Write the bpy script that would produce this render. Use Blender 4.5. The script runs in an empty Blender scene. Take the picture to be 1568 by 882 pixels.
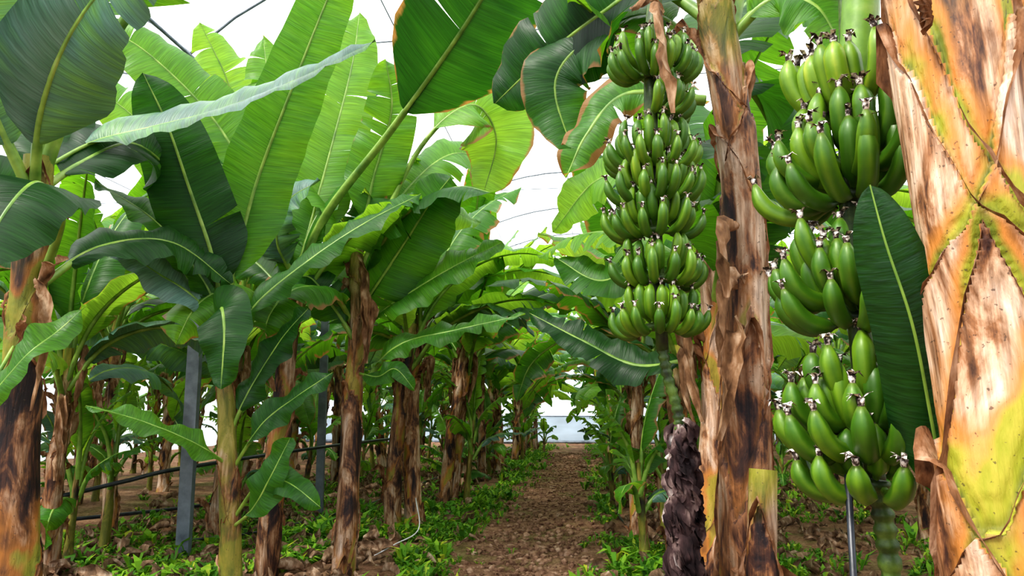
import bpy, math, random
from mathutils import Vector, noise
R=random.Random(7)
V=Vector
sc=bpy.context.scene
sc.view_settings.view_transform='Standard'
try: sc.view_settings.look='Medium High Contrast'
except Exception: sc.view_settings.look='None'
sc.view_settings.exposure=0.28
SL=0.11   # the planting rows run slightly across the Y axis

# ------------------------------------------------------------------ materials
def newmat(name):
    m=bpy.data.materials.new(name);m.use_nodes=True
    nt=m.node_tree;nt.nodes.clear()
    out=nt.nodes.new('ShaderNodeOutputMaterial')
    return m,nt,out
class NT:
    def __init__(s,nt): s.nt=nt
    def n(s,t,**k):
        x=s.nt.nodes.new(t)
        for a,b in k.items(): setattr(x,a,b)
        return x
    def l(s,a,b): s.nt.links.new(a,b)
    def set(s,sock,v):
        if hasattr(v,'is_output') or isinstance(v,bpy.types.NodeSocket): s.l(v,sock)
        else: sock.default_value=v
    def math(s,op,a,b=0.0,c=None,clamp=False):
        x=s.n('ShaderNodeMath',operation=op);x.use_clamp=clamp
        s.set(x.inputs[0],a);s.set(x.inputs[1],b)
        if c is not None: s.set(x.inputs[2],c)
        return x.outputs[0]
    def noise(s,vec,scale,detail=3,rough=.55,dist=0):
        x=s.n('ShaderNodeTexNoise');s.l(vec,x.inputs['Vector'])
        x.inputs['Scale'].default_value=scale;x.inputs['Detail'].default_value=detail
        x.inputs['Roughness'].default_value=rough;x.inputs['Distortion'].default_value=dist
        return x.outputs[0]
    def map(s,vec,sc3,loc=(0,0,0)):
        x=s.n('ShaderNodeMapping');s.l(vec,x.inputs['Vector']);x.inputs['Scale'].default_value=sc3
        x.inputs['Location'].default_value=loc
        return x.outputs[0]
    def ramp(s,fac,stops):
        x=s.n('ShaderNodeValToRGB');s.l(fac,x.inputs[0]);e=x.color_ramp.elements
        while len(e)<len(stops): e.new(.5)
        for i,(p,c) in enumerate(stops):
            e[i].position=p;e[i].color=(c[0],c[1],c[2],1)
        return x.outputs[0]
    def mixc(s,fac,a,b,mode='MIX'):
        x=s.n('ShaderNodeMix',data_type='RGBA',blend_type=mode)
        s.set(x.inputs[0],fac)
        for sock,v in ((x.inputs[6],a),(x.inputs[7],b)):
            if isinstance(v,tuple): sock.default_value=(v[0],v[1],v[2],1)
            else: s.l(v,sock)
        return x.outputs[2]
    def mr(s,v,a,b,c=0.,d=1.):
        x=s.n('ShaderNodeMapRange');x.clamp=True;s.set(x.inputs[0],v)
        for i,q in zip((1,2,3,4),(a,b,c,d)): x.inputs[i].default_value=q
        return x.outputs[0]
    def bump(s,h,st,dist=.01):
        x=s.n('ShaderNodeBump');x.inputs['Strength'].default_value=st;x.inputs['Distance'].default_value=dist
        s.l(h,x.inputs['Height']);return x.outputs[0]
    def pr(s,col,rough=.5,spec=.5,normal=None,**k):
        x=s.n('ShaderNodeBsdfPrincipled')
        if isinstance(col,tuple): x.inputs['Base Color'].default_value=(col[0],col[1],col[2],1)
        else: s.l(col,x.inputs['Base Color'])
        s.set(x.inputs['Roughness'],rough);x.inputs['Specular IOR Level'].default_value=spec
        if normal is not None: s.l(normal,x.inputs['Normal'])
        for a,b in k.items(): x.inputs[a.replace('_',' ')].default_value=b
        return x.outputs[0]

def leaf_material():
    m,nt,out=newmat('banana_leaf_blade');q=NT(nt)
    uv=q.n('ShaderNodeUVMap').outputs[0]
    sep=q.n('ShaderNodeSeparateXYZ');q.l(uv,sep.inputs[0])
    c=q.math('ABSOLUTE',q.math('MULTIPLY_ADD',sep.outputs[0],2.,-1.))
    col=q.n('ShaderNodeVertexColor',layer_name='Col')
    sp=q.n('ShaderNodeSeparateColor');q.l(col.outputs[0],sp.inputs[0])
    tint,brown=sp.outputs[0],sp.outputs[1]
    vv=q.map(uv,(2.5,110,0));fine=q.noise(vv,1.0,2)
    v2=q.map(uv,(1.2,22,0));med=q.noise(v2,1.0,3)
    oc=q.n('ShaderNodeTexCoord').outputs['Object']
    big=q.noise(oc,3.0,2)
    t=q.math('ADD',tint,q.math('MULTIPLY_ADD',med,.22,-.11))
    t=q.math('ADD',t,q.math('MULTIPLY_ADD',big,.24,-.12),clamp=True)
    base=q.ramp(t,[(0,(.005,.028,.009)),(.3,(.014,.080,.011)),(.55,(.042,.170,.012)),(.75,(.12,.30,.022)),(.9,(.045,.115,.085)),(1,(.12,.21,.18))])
    stripe=q.mr(fine,.35,.65,.72,1.12)
    base=q.mixc(1.,base,stripe,'MULTIPLY')
    rib=q.mr(c,.0,.045,1,0)
    base=q.mixc(rib,base,(.26,.40,.07))
    eb=q.math('ADD',c,q.math('MULTIPLY_ADD',q.noise(q.map(uv,(1,9,0)),1.,4),.5,-.25))
    eb=q.math('ADD',eb,q.math('MULTIPLY',brown,.6))
    em=q.mr(eb,1.18,1.26)
    base=q.mixc(em,base,(.26,.14,.05))
    tc=q.ramp(t,[(0,(.025,.12,.006)),(.18,(.07,.25,.010)),(.4,(.19,.46,.014)),(.75,(.50,.74,.06)),(.85,(.25,.50,.16)),(1,(.30,.48,.22))])
    tc=q.mixc(1.,tc,stripe,'MULTIPLY')
    tc=q.mixc(em,tc,(.45,.22,.05))
    b=q.bump(q.math('ADD',q.math('MULTIPLY',fine,.35),med),.5,.012)
    p=q.pr(base,.43,.36,b)
    tr=q.n('ShaderNodeBsdfTranslucent');q.l(tc,tr.inputs[0]);q.l(b,tr.inputs[1])
    mx=q.n('ShaderNodeMixShader');q.l(q.mr(tint,.8,.86,.42,.08),mx.inputs[0])
    q.l(p,mx.inputs[1]);q.l(tr.outputs[0],mx.inputs[2]);q.l(mx.outputs[0],out.inputs[0])
    return m
def petiole_material():
    m,nt,out=newmat('banana_leaf_midrib');q=NT(nt)
    oc=q.n('ShaderNodeTexCoord').outputs['Object']
    n=q.noise(oc,9,3)
    base=q.ramp(n,[(.3,(.07,.16,.02)),(.6,(.20,.32,.05)),(.8,(.32,.42,.11))])
    q.l(q.pr(base,.4,.4),out.inputs[0]);return m
def dry_material(name='dry_leaf',a=(.07,.032,.015),b=(.26,.14,.07),c=(.58,.42,.29)):
    m,nt,out=newmat(name);q=NT(nt)
    oc=q.n('ShaderNodeTexCoord').outputs['Object']
    n=q.noise(q.map(oc,(14,14,6)),1.5,5)
    base=q.ramp(n,[(.3,a),(.52,b),(.75,c)])
    f=q.noise(q.map(oc,(80,80,14)),1.,2)
    p=q.pr(base,.75,.2,q.bump(f,.6,.01))
    tr=q.n('ShaderNodeBsdfTranslucent');q.l(base,tr.inputs[0])
    mx=q.n('ShaderNodeMixShader');mx.inputs[0].default_value=.2
    q.l(p,mx.inputs[1]);q.l(tr.outputs[0],mx.inputs[2]);q.l(mx.outputs[0],out.inputs[0])
    return m
def trunk_material(name,shift=0.,green=.6,orange=.7,fib=1.,seedloc=0.,topgreen=.5,allgreen=0.,dim=1.,pale=((.50,.31,.19),(.70,.52,.41),(.78,.65,.55)),gth=0.):
    m,nt,out=newmat(name);q=NT(nt)
    oc=q.n('ShaderNodeTexCoord').outputs['Object']
    col=q.n('ShaderNodeVertexColor',layer_name='Col')
    sp=q.n('ShaderNodeSeparateColor');q.l(col.outputs[0],sp.inputs[0])
    da,db,rid=sp.outputs[0],sp.outputs[1],sp.outputs[2];hf=col.outputs[1]
    oi=q.n('ShaderNodeObjectInfo').outputs['Random']
    n1=q.noise(q.map(oc,(10,10,3.6),(seedloc,0,seedloc)),1.,6,.62,.6)
    n2=q.noise(q.map(oc,(75,75,5)),1.,4,.6)
    n3=q.noise(q.map(oc,(4,4,3),(seedloc,3,0)),1.,3,.5)
    v=q.math('ADD',n1,q.math('MULTIPLY_ADD',n2,.16,-.08))
    v=q.math('ADD',v,q.math('MULTIPLY_ADD',rid,.14,-.07+shift))
    v=q.math('ADD',v,q.math('MULTIPLY_ADD',oi,.08,-.04))
    base=q.ramp(v,[(.31,(.016,.008,.010)),(.39,(.075,.030,.018)),(.46,(.27,.12,.05)),(.54,pale[0]),(.66,pale[1]),(.8,pale[2])])
    fm=q.mr(n2,.35,.6,.58*dim,1.08*dim)
    base=q.mixc(fib,base,fm,'MULTIPLY')
    g=q.math('ADD',q.math('SUBTRACT',1.,da),q.math('MULTIPLY_ADD',n3,1.8,-.9-gth))
    og=q.mr(g,.62,.82,0,orange)
    gg=q.mr(g,.84,.96,0,green)
    tg=q.math('MULTIPLY',q.mr(q.math('ADD',hf,q.math('MULTIPLY_ADD',n3,.5,-.25)),.7,.95,0,1),topgreen)
    gg=q.math('MAXIMUM',gg,tg)
    if allgreen: gg=q.math('MAXIMUM',gg,q.math('MULTIPLY',q.mr(n3,.38,.5),allgreen))
    base=q.mixc(og,base,(.50*dim,.20*dim,.035*dim))
    gcol=q.ramp(n1,[(.3,(.10*dim,.14*dim,.012)),(.5,(.28*dim,.29*dim,.022)),(.7,(.46*dim,.38*dim,.06*dim))])
    base=q.mixc(gg,base,gcol)
    sp_=q.noise(oc,90,2);sm=q.mr(sp_,.66,.71,0,.7)
    base=q.mixc(sm,base,(.05,.028,.018))
    dk=q.mr(db,0,.14,.6,0);base=q.mixc(dk,base,(.22,.10,.045))
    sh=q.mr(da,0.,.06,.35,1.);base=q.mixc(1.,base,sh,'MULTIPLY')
    h=q.math('ADD',q.math('MULTIPLY',n2,.5),n1)
    q.l(q.pr(base,.58,.3,q.bump(h,.7,.012)),out.inputs[0]);return m
def banana_material():
    m,nt,out=newmat('green_banana_skin');q=NT(nt)
    oc=q.n('ShaderNodeTexCoord').outputs['Object']
    col=q.n('ShaderNodeVertexColor',layer_name='Col')
    sp=q.n('ShaderNodeSeparateColor');q.l(col.outputs[0],sp.inputs[0])
    n=q.noise(oc,14,3)
    v=q.math('ADD',q.math('MULTIPLY_ADD',n,.5,-.25),sp.outputs[1])
    base=q.ramp(v,[(0,(.014,.052,.003)),(.45,(.045,.128,.006)),(.8,(.15,.27,.012)),(1,(.36,.43,.04))])
    tipm=q.mr(sp.outputs[0],.92,1.,0,.8)
    base=q.mixc(tipm,base,(.10,.15,.02))
    base=q.mixc(q.mr(sp.outputs[0],0.0,.16,.7,0),base,(.14,.23,.03))
    spk=q.mr(q.noise(oc,160,2),.70,.76,0,.45)
    base=q.mixc(spk,base,(.03,.05,.01))
    q.l(q.pr(base,.40,.42,q.bump(q.noise(oc,60,2),.06,.004)),out.inputs[0]);return m
def noise_mat(name,stops,scale=30,rough=.7,spec=.3,bump=.4,mp=(1,1,1)):
    m,nt,out=newmat(name);q=NT(nt)
    oc=q.n('ShaderNodeTexCoord').outputs['Object']
    n=q.noise(q.map(oc,mp),scale,4)
    q.l(q.pr(q.ramp(n,stops),rough,spec,q.bump(n,bump,.01)),out.inputs[0]);return m
def film_material(name,transp,tint):
    m,nt,out=newmat(name);q=NT(nt)
    oc=q.n('ShaderNodeTexCoord').outputs['Object']
    n=q.noise(q.map(oc,(.6,.6,2.0)),1.2,3)
    a=tuple(x*.82 for x in tint)
    c=q.ramp(n,[(.35,a),(.65,tint)])
    tl=q.n('ShaderNodeBsdfTranslucent');q.l(c,tl.inputs[0])
    d=q.n('ShaderNodeBsdfDiffuse');q.l(c,d.inputs[0])
    t=q.n('ShaderNodeBsdfTransparent')
    m1=q.n('ShaderNodeMixShader');m1.inputs[0].default_value=.3;q.l(tl.outputs[0],m1.inputs[1]);q.l(d.outputs[0],m1.inputs[2])
    m2=q.n('ShaderNodeMixShader');m2.inputs[0].default_value=transp;q.l(m1.outputs[0],m2.inputs[1]);q.l(t.outputs[0],m2.inputs[2])
    q.l(m2.outputs[0],out.inputs[0]);return m
def ground_material():
    m,nt,out=newmat('tilled_soil');q=NT(nt)
    oc=q.n('ShaderNodeTexCoord').outputs['Object']
    n=q.noise(oc,5,6,.7);f=q.noise(oc,45,4,.7);b=q.noise(oc,1.1,3)
    v=q.math('ADD',q.math('MULTIPLY',n,.6),q.math('MULTIPLY',f,.4))
    base=q.ramp(v,[(.33,(.060,.026,.015)),(.46,(.18,.092,.055)),(.56,(.32,.185,.115)),(.72,(.50,.34,.24))])
    gm=q.mr(b,.52,.64,0,.45)
    base=q.mixc(gm,base,q.ramp(f,[(.3,(.03,.06,.012)),(.7,(.14,.19,.03))]))
    q.l(q.pr(base,.95,.1,q.bump(v,1.,.05)),out.inputs[0]);return m
M_leaf=leaf_material();M_pet=petiole_material();M_dry=dry_material()
M_flap=dry_material('dry_sheath_edge',(.045,.018,.010),(.22,.10,.045),(.55,.36,.24))
M_litter=dry_material('dry_litter',(.05,.028,.018),(.25,.15,.09),(.58,.45,.34))
M_tr_hero=trunk_material('pseudostem_pale',-.005,1.,.85,1.,1.7,.2,pale=((.52,.33,.21),(.72,.54,.42),(.80,.67,.57)),gth=.10)
M_tr_mid=trunk_material('pseudostem_tan',-.015,.6,.3,1.,4.2,.9,0,.82,((.38,.25,.16),(.54,.41,.31),(.66,.56,.47)),.1)
M_tr_dark=trunk_material('pseudostem_brown_shaded',-.05,.7,.55,1.,8.3,.8,0,.64,gth=.05)  # brown stems, with the left row's shade also darkened into the colour
M_tr_bg=trunk_material('pseudostem_orange_brown_sunlit',-.02,.7,.75,1.,5.3,.8,0,.88,gth=0.)  # orange-brown stems, colour lightened to paint in sunlight further down the rows
M_tr_left=trunk_material('pseudostem_brown_green',-.07,1.,.7,1.,6.1,.5,0,.62,gth=-.22)
M_tr_young=trunk_material('pseudostem_young',-.06,.9,.3,.8,2.3,1.,.8,.6)
M_ban=banana_material()
M_tip=noise_mat('dried_flower_tip',[(.35,(.012,.008,.008)),(.48,(.10,.07,.06)),(.56,(.78,.72,.67))],90,.8)
M_stalk=noise_mat('bunch_stalk',[(.3,(.010,.016,.005)),(.5,(.035,.07,.010)),(.75,(.12,.19,.03))],18,.45,.4,.5)
M_stalkg=noise_mat('green_peduncle',[(.3,(.05,.12,.01)),(.6,(.14,.27,.03)),(.8,(.26,.36,.08))],10,.45,.4,.3)
M_bud=noise_mat('withered_bracts',[(.40,(.012,.007,.008)),(.53,(.05,.028,.028)),(.61,(.16,.11,.10)),(.70,(.60,.55,.52))],14,.85,.2,1.,(1,1,.5))
M_steel=noise_mat('galvanised_steel',[(.3,(.06,.075,.10)),(.7,(.17,.20,.24))],8,.4,.6,.1)
M_hose=noise_mat('black_polyethylene',[(.3,(.008,.009,.012)),(.7,(.03,.035,.05))],20,.35,.5,.1)
M_clod=noise_mat('soil_clod',[(.35,(.09,.043,.026)),(.55,(.27,.155,.10)),(.75,(.48,.34,.25))],14,.95,.1,.8)
def grass_mat():
    m,nt,out=newmat('weed_green');q=NT(nt)
    col=q.n('ShaderNodeVertexColor',layer_name='Col')
    sp=q.n('ShaderNodeSeparateColor');q.l(col.outputs[0],sp.inputs[0])
    c=q.ramp(sp.outputs[0],[(0,(.03,.10,.012)),(.5,(.10,.28,.015)),(.85,(.28,.48,.03)),(1,(.65,.62,.06))])
    p=q.pr(c,.6,.3);tr=q.n('ShaderNodeBsdfTranslucent');q.l(c,tr.inputs[0])
    mx=q.n('ShaderNodeMixShader');mx.inputs[0].default_value=.35
    q.l(p,mx.inputs[1]);q.l(tr.outputs[0],mx.inputs[2]);q.l(mx.outputs[0],out.inputs[0]);return m
M_grass=grass_mat()
M_roof=film_material('roof_film',.55,(.97,.98,1.))
M_wall=film_material('wall_film',.05,(.80,.86,.93))
M_side=film_material('side_wall_film',.0,(.56,.63,.68))
M_skirt=film_material('wall_skirt_film',.0,(.60,.68,.74))

# ------------------------------------------------------------------ mesh builder
class MB:
    def __init__(s): s.v=[];s.f=[];s.uv=[];s.c=[];s.m=[]
    def a(s,p,uv=(0,0),c=(.5,0,.5,0)):
        s.v.append((p[0],p[1],p[2]));s.uv.append(uv);s.c.append(c);return len(s.v)-1
    def q(s,f,m=0): s.f.append(f);s.m.append(m)
    def grid(s,rows,m=0,close=False):
        for i in range(len(rows)-1):
            a,b=rows[i],rows[i+1];n=len(a)
            for j in range(n if close else n-1):
                k=(j+1)%n
                s.q((a[j],a[k],b[k],b[j]),m)
    def obj(s,name,mats,origin=(0,0,0),smooth=True):
        me=bpy.data.meshes.new(name)
        o=origin
        me.from_pydata([(x-o[0],y-o[1],z-o[2]) for x,y,z in s.v],[],s.f)
        for mm in mats: me.materials.append(mm)
        me.polygons.foreach_set('material_index',s.m)
        me.polygons.foreach_set('use_smooth',[smooth]*len(s.f))
        ul=me.uv_layers.new(name='UVMap')
        vi=[0]*len(me.loops);me.loops.foreach_get('vertex_index',vi)
        fl=[]
        for i in vi: fl.extend(s.uv[i])
        ul.data.foreach_set('uv',fl)
        ca=me.color_attributes.new('Col','FLOAT_COLOR','POINT')
        fl=[]
        for c in s.c: fl.extend(c)
        ca.data.foreach_set('color',fl)
        me.update()
        ob=bpy.data.objects.new(name,me);bpy.context.collection.objects.link(ob);ob.location=o
        return ob
def cat(pts,n):
    pts=[V(p) for p in pts]
    P=[pts[0]*2-pts[1]]+pts+[pts[-1]*2-pts[-2]]
    out=[];k=len(pts)-1
    for i in range(n+1):
        t=i/n*k;j=min(int(t),k-1);u=t-j
        a,b,c,d=P[j:j+4]
        out.append(.5*((2*b)+(c-a)*u+(2*a-5*b+4*c-d)*u*u+(3*b-a-3*c+d)*u**3))
    return out
def tangs(P):
    return [(P[min(i+1,len(P)-1)]-P[max(i-1,0)]).normalized() for i in range(len(P))]
def tube(mb,P,rad,ns=8,m=0,col=(.5,.5,.5,0),cap=True,ref=V((.37,-.8,.2))):
    P=[V(p) for p in P];T=tangs(P);rows=[]
    for i,p in enumerate(P):
        r=rad(i/(len(P)-1)) if callable(rad) else rad
        S=T[i].cross(ref).normalized();N=S.cross(T[i])
        rows.append([mb.a(p+S*math.cos(a)*r+N*math.sin(a)*r,(j/ns,i/len(P)),col) for j in range(ns) for a in (2*math.pi*j/ns,)])
    mb.grid(rows,m,True)
    if cap:
        mb.q(tuple(rows[0][::-1]),m);mb.q(tuple(rows[-1]),m)
    return rows

# ------------------------------------------------------------------ leaf
def leaf(mb,pts,width,nrm=(0,-1,.3),pet=.15,fold=.3,wave=.03,tears=5,tint=.4,brown=.1,n=34,m=5,rnd=None,thick=.022,mat=0,mat2=1,curl=.25):
    rnd=rnd or R
    P=cat(pts,n);T=tangs(P);nrm=V(nrm).normalized()
    arc=[0]
    for i in range(n): arc.append(arc[-1]+(P[i+1]-P[i]).length)
    L=arc[-1];N=[];S=[];prev=None
    for i in range(n+1):
        q=nrm-T[i]*nrm.dot(T[i])
        if q.length<.15 and prev: q=prev-T[i]*prev.dot(T[i])
        q.normalize();prev=q;N.append(q);S.append(T[i].cross(q))
    i0=max(1,int(pet*n))
    def w(s):
        return width*.5*min(1,(s/.16+.03))**.55*max(0,(1-s**3.2))**.62
    ph=rnd.random()*9
    for side in (-1,1):
        cuts=sorted(rnd.sample(range(i0+2,n-1),min(tears,n-i0-4))) if tears else []
        bounds=[i0]+cuts+[n]
        for g in range(len(bounds)-1):
            a,b=bounds[g],bounds[g+1]
            if b<=a: continue
            jf=rnd.uniform(-.2,.2)*(1 if tears else 0);jd=rnd.uniform(0,.5)*(1 if tears>3 else .3)
            gap=rnd.uniform(.004,.03);tt=tint+rnd.uniform(-.04,.04);rows=[]
            for i in range(a,b+1):
                s=(i-i0)/(n-i0);ww=w(s);row=[]
                e=0
                if i==a and a!=i0: e=1
                if i==b and b!=n: e=-1
                for j in range(m+1):
                    c=j/m;fa=fold+jf*c
                    sweep=c*ww*.22*(1-s)+c*ww*.1
                    d=curl+jd
                    p=P[i]+S[i]*(side*c*ww*math.cos(fa)*(1-.12*c*c*d))+N[i]*(c*ww*math.sin(fa)-d*c*c*ww)
                    p=p+T[i]*(sweep+e*gap*c*c*(1 if tears else 0))
                    p=p+N[i]*(wave*c**1.3*math.sin(arc[i]*17+ph+side)+wave*.5*c*math.sin(arc[i]*41+ph*2*side))
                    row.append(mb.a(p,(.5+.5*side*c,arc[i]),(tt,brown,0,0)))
                rows.append(row)
            mb.grid(rows,mat)
    tube(mb,[P[i]-N[i]*(thick*.7*(1-i/n)+.001) for i in range(n+1)],lambda t:thick*(1-t)**.8+.002,6,mat2,cap=False)

def dryleaf(mb,pts,width,seed,mat=2,n=14):
    r=random.Random(seed);P=cat(pts,n);T=tangs(P);rows=[]
    a0=r.random()*6
    for i in range(n+1):
        t=i/n;ww=width*(.25+.9*math.sin(math.pi*min(1,t*.9+.08)))
        a=a0+t*3*r.uniform(.8,1.2);S=T[i].cross(V((math.cos(a),math.sin(a),.2))).normalized();N=S.cross(T[i])
        row=[]
        for j in range(5):
            c=j/2-1;row.append(mb.a(P[i]+S*c*ww*.5+N*(c*c*ww*.5+r.uniform(-.12,.12)*ww),(j/4,t),(.5,0,0,0)))
        rows.append(row)
    mb.grid(rows,mat)

# ------------------------------------------------------------------ pseudostem
def trunk(mb,pts,r0,r1,seed,nth=28,dz=.04,sheaths=7,delta=.012,mat=3,fmat=4,flaps=True,fw=1.,slope=(.35,.7),explicit=None,spikes=.55):
    r=random.Random(seed)
    L=sum((V(pts[i+1])-V(pts[i])).length for i in range(len(pts)-1))
    n=max(6,int(L/dz));P=cat(pts,n);T=tangs(P)
    sh=[]
    th=r.random()*6
    if explicit: sh=list(explicit)
    else:
        for j in range(sheaths):
            sh.append((L*(.1+.98*(j+r.uniform(-.2,.2))/sheaths),th,r.uniform(*slope),r.random()));th+=2.6+r.uniform(-.4,.4)
    def wrap(a): return abs((a+math.pi)%(2*math.pi)-math.pi)
    def edge(s,a):
        d=wrap(a-s[1]);return s[0]-s[2]*(d/math.pi)**.85+.018*math.sin(a*4+s[1]*7)+.008*math.sin(a*11+s[1])+.03*noise.noise(V((a*1.3,s[1],s[0])))
    X=V((1,0,0))
    def frame(i):
        S=(X-T[i]*X.dot(T[i])).normalized();return S,T[i].cross(S)
    def rad(z,a,extra=True):
        t=z/L;rr=r0+(r1-r0)*t**.8
        rr*=1+.05*math.sin(2*a+seed)+.03*math.sin(3*a+z*2+seed)
        if z<.25: rr*=1+.22*(1-z/.25)**2
        if extra:
            for s in sh:
                e=edge(s,a)
                if z<e: rr+=delta*math.exp(-(e-z)/.16)
                elif z<e+.05: rr-=delta*.25
        return rr
    rows=[]
    for i in range(n+1):
        z=i/n*L;S,N=frame(i);row=[]
        for j in range(nth):
            a=2*math.pi*j/nth
            rr=rad(z,a)+.006*noise.noise(V((math.cos(a)*3,math.sin(a)*3,z*3+seed)))
            up=9;lo=-9;rid=.5
            for s in sh:
                e=edge(s,a)
                if e>z and e<up: up=e;rid=s[3]
                if e<=z and e>lo: lo=e
            row.append(mb.a(P[i]+S*math.cos(a)*rr+N*math.sin(a)*rr,(j/nth,z),(min(1,(z-lo)/.45),min(1,(up-z)/.25),rid,z/L)))
        rows.append(row)
    mb.grid(rows,mat,True)
    if flaps:
        for s in sh:
            rows=[];k=44;a0=s[1]-r.uniform(1.6,2.9);a1=s[1]+r.uniform(1.6,2.9)
            if explicit: a0,a1=s[1]-2.9,s[1]+2.9
            for i in range(k+1):
                a=a0+(a1-a0)*i/k;z=max(0,min(L*.995,edge(s,a)));ii=min(n,int(z/L*n));S,N=frame(ii)
                D=S*math.cos(a)+N*math.sin(a);rr=rad(z,a,False)+delta*.9
                wv=(.006+.026*abs(noise.noise(V((a*2.3,seed,s[0])))) +.024*math.exp(-(a-s[1])**2*8))*fw
                lift=.8+1.2*noise.noise(V((a*1.5,s[0]*3,seed)))
                row=[]
                for c in range(5):
                    q=c/4
                    row.append(mb.a(P[ii]+T[ii]*(z-ii/n*L+wv*(-.5+1.5*q-1.2*q*q))+D*(rr+wv*q*lift*1.2+.003*math.sin(a*19+c)),(q,a),(.5,0,0,0)))
                rows.append(row)
            mb.grid(rows,fmat)
            if r.random()<spikes and s[0]<L*.97 and fw>.5:
                z=s[0]-.01;ii=min(n,int(z/L*n));S,N=frame(ii);D=S*math.cos(s[1])+N*math.sin(s[1]);b=P[ii]+D*(rad(z,s[1],False)+.005)
                l=r.uniform(.06,.16)*fw
                dryleaf(mb,[b-V((0,0,.05)),b+V((0,0,l*.4))+D*l*.25,b+D*l*.7+V((0,0,l*.7)),b+D*l*1.1+V((0,0,l*.5))],.05*fw,r.random(),mat=fmat,n=8)
    return P,L

def crown(mb,top,n,Lf,seed,wd=.52,nseg=22,tb=(.25,.8),e0=(86,28)):
    r=random.Random(seed);az=r.random()*6
    for i in range(n):
        az+=2.4+r.uniform(-.3,.3);k=i/max(1,n-1)
        el=math.radians(e0[0]+(e0[1]-e0[0])*k+r.uniform(-6,6));bend=math.radians(r.uniform(25,85)*(.6+.8*k))
        l=Lf*r.uniform(.75,1.08)*(1-.22*k);o=V((math.cos(az),math.sin(az),0));p=V(top)+V((0,0,-.3*k-.05));pts=[tuple(p-V((0,0,.1)))]
        for s in range(5):
            e=el-bend*(s/4)**1.3
            p=p+(o*math.cos(e)+V((0,0,math.sin(e))))*l/5;pts.append(tuple(p))
        side=V((-o.y,o.x,0))*r.uniform(-.6,.6)
        tint=r.uniform(*tb)
        if r.random()<.14: tint=.88
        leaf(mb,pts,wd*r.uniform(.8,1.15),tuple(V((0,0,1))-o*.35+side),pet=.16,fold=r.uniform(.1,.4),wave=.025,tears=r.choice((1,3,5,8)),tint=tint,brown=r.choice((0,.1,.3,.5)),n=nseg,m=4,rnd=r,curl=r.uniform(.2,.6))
def skirt(mb,c,H,seed,k=5,rad=.09):
    r=random.Random(seed)
    for j in range(k):
        a=r.random()*6.28;o=V((math.cos(a),math.sin(a),0));z=H*r.uniform(.66,.98);l=r.uniform(.2,.6);c0=V((c[0],c[1],0))
        dryleaf(mb,[c0+V((0,0,z))+o*rad*.7,c0+V((0,0,z+.06))+o*(rad+.06),c0+V((0,0,z-l*.4))+o*(rad+.07),c0+V((0,0,z-l))+o*(rad+.02)],r.uniform(.04,.09),r.random())
PM=[M_leaf,M_pet,M_dry]

# ------------------------------------------------------------------ ground
def gh(x,y):
    a=x-SL*y
    h=.035*noise.noise(V((x*.9,y*.9,0)))+.018*noise.noise(V((x*4,y*4,3)))
    return h+.02*math.cos((a-.6)*2*math.pi/2.35)
mb=MB();rows=[]
xs=[-16+i*.12 for i in range(int(31/.12)+1)]
y=-4.5
ys=[]
while y<29.5: ys.append(y);y+=.09 if 4<y<10 else .22
for yy in ys:
    rows.append([mb.a((x,yy,gh(x,yy)+.012*noise.noise(V((x*14,yy*14,5)))),(x,yy)) for x in xs])
mb.grid(rows,0)
mb.obj('ground',[ground_material()])

mb=MB();r=random.Random(3)
ico=[V(p).normalized() for p in ((0,0,1),(.89,0,.45),(.28,.85,.45),(-.72,.53,.45),(-.72,-.53,.45),(.28,-.85,.45),(.72,.53,-.45),(-.28,.85,-.45),(-.89,0,-.45),(-.28,-.85,-.45),(.72,-.53,-.45),(0,0,-1))]
icf=[(0,1,2),(0,2,3),(0,3,4),(0,4,5),(0,5,1),(1,6,2),(2,7,3),(3,8,4),(4,9,5),(5,10,1),(6,7,2),(7,8,3),(8,9,4),(9,10,5),(10,6,1),(11,7,6),(11,8,7),(11,9,8),(11,10,9),(11,6,10)]
for i in range(8500):
    yy=4.6+16*r.random()**1.8
    a=r.gauss(-.5,.40) if r.random()<.7 else r.gauss(-2.9,.5)
    x=a+SL*yy;s=.007+.034*r.random()**3
    z=gh(x,yy);b=len(mb.v)
    sx,sy,sz=s*r.uniform(.7,1.4),s*r.uniform(.7,1.4),s*r.uniform(.5,.9)
    for p in ico:
        k=r.uniform(.75,1.2);mb.a((x+p.x*sx*k,yy+p.y*sy*k,z+p.z*sz*k+s*.2))
    for f in icf: mb.q(tuple(b+q for q in f),0)
mb.obj('soil_clods',[M_clod],smooth=False)

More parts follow.
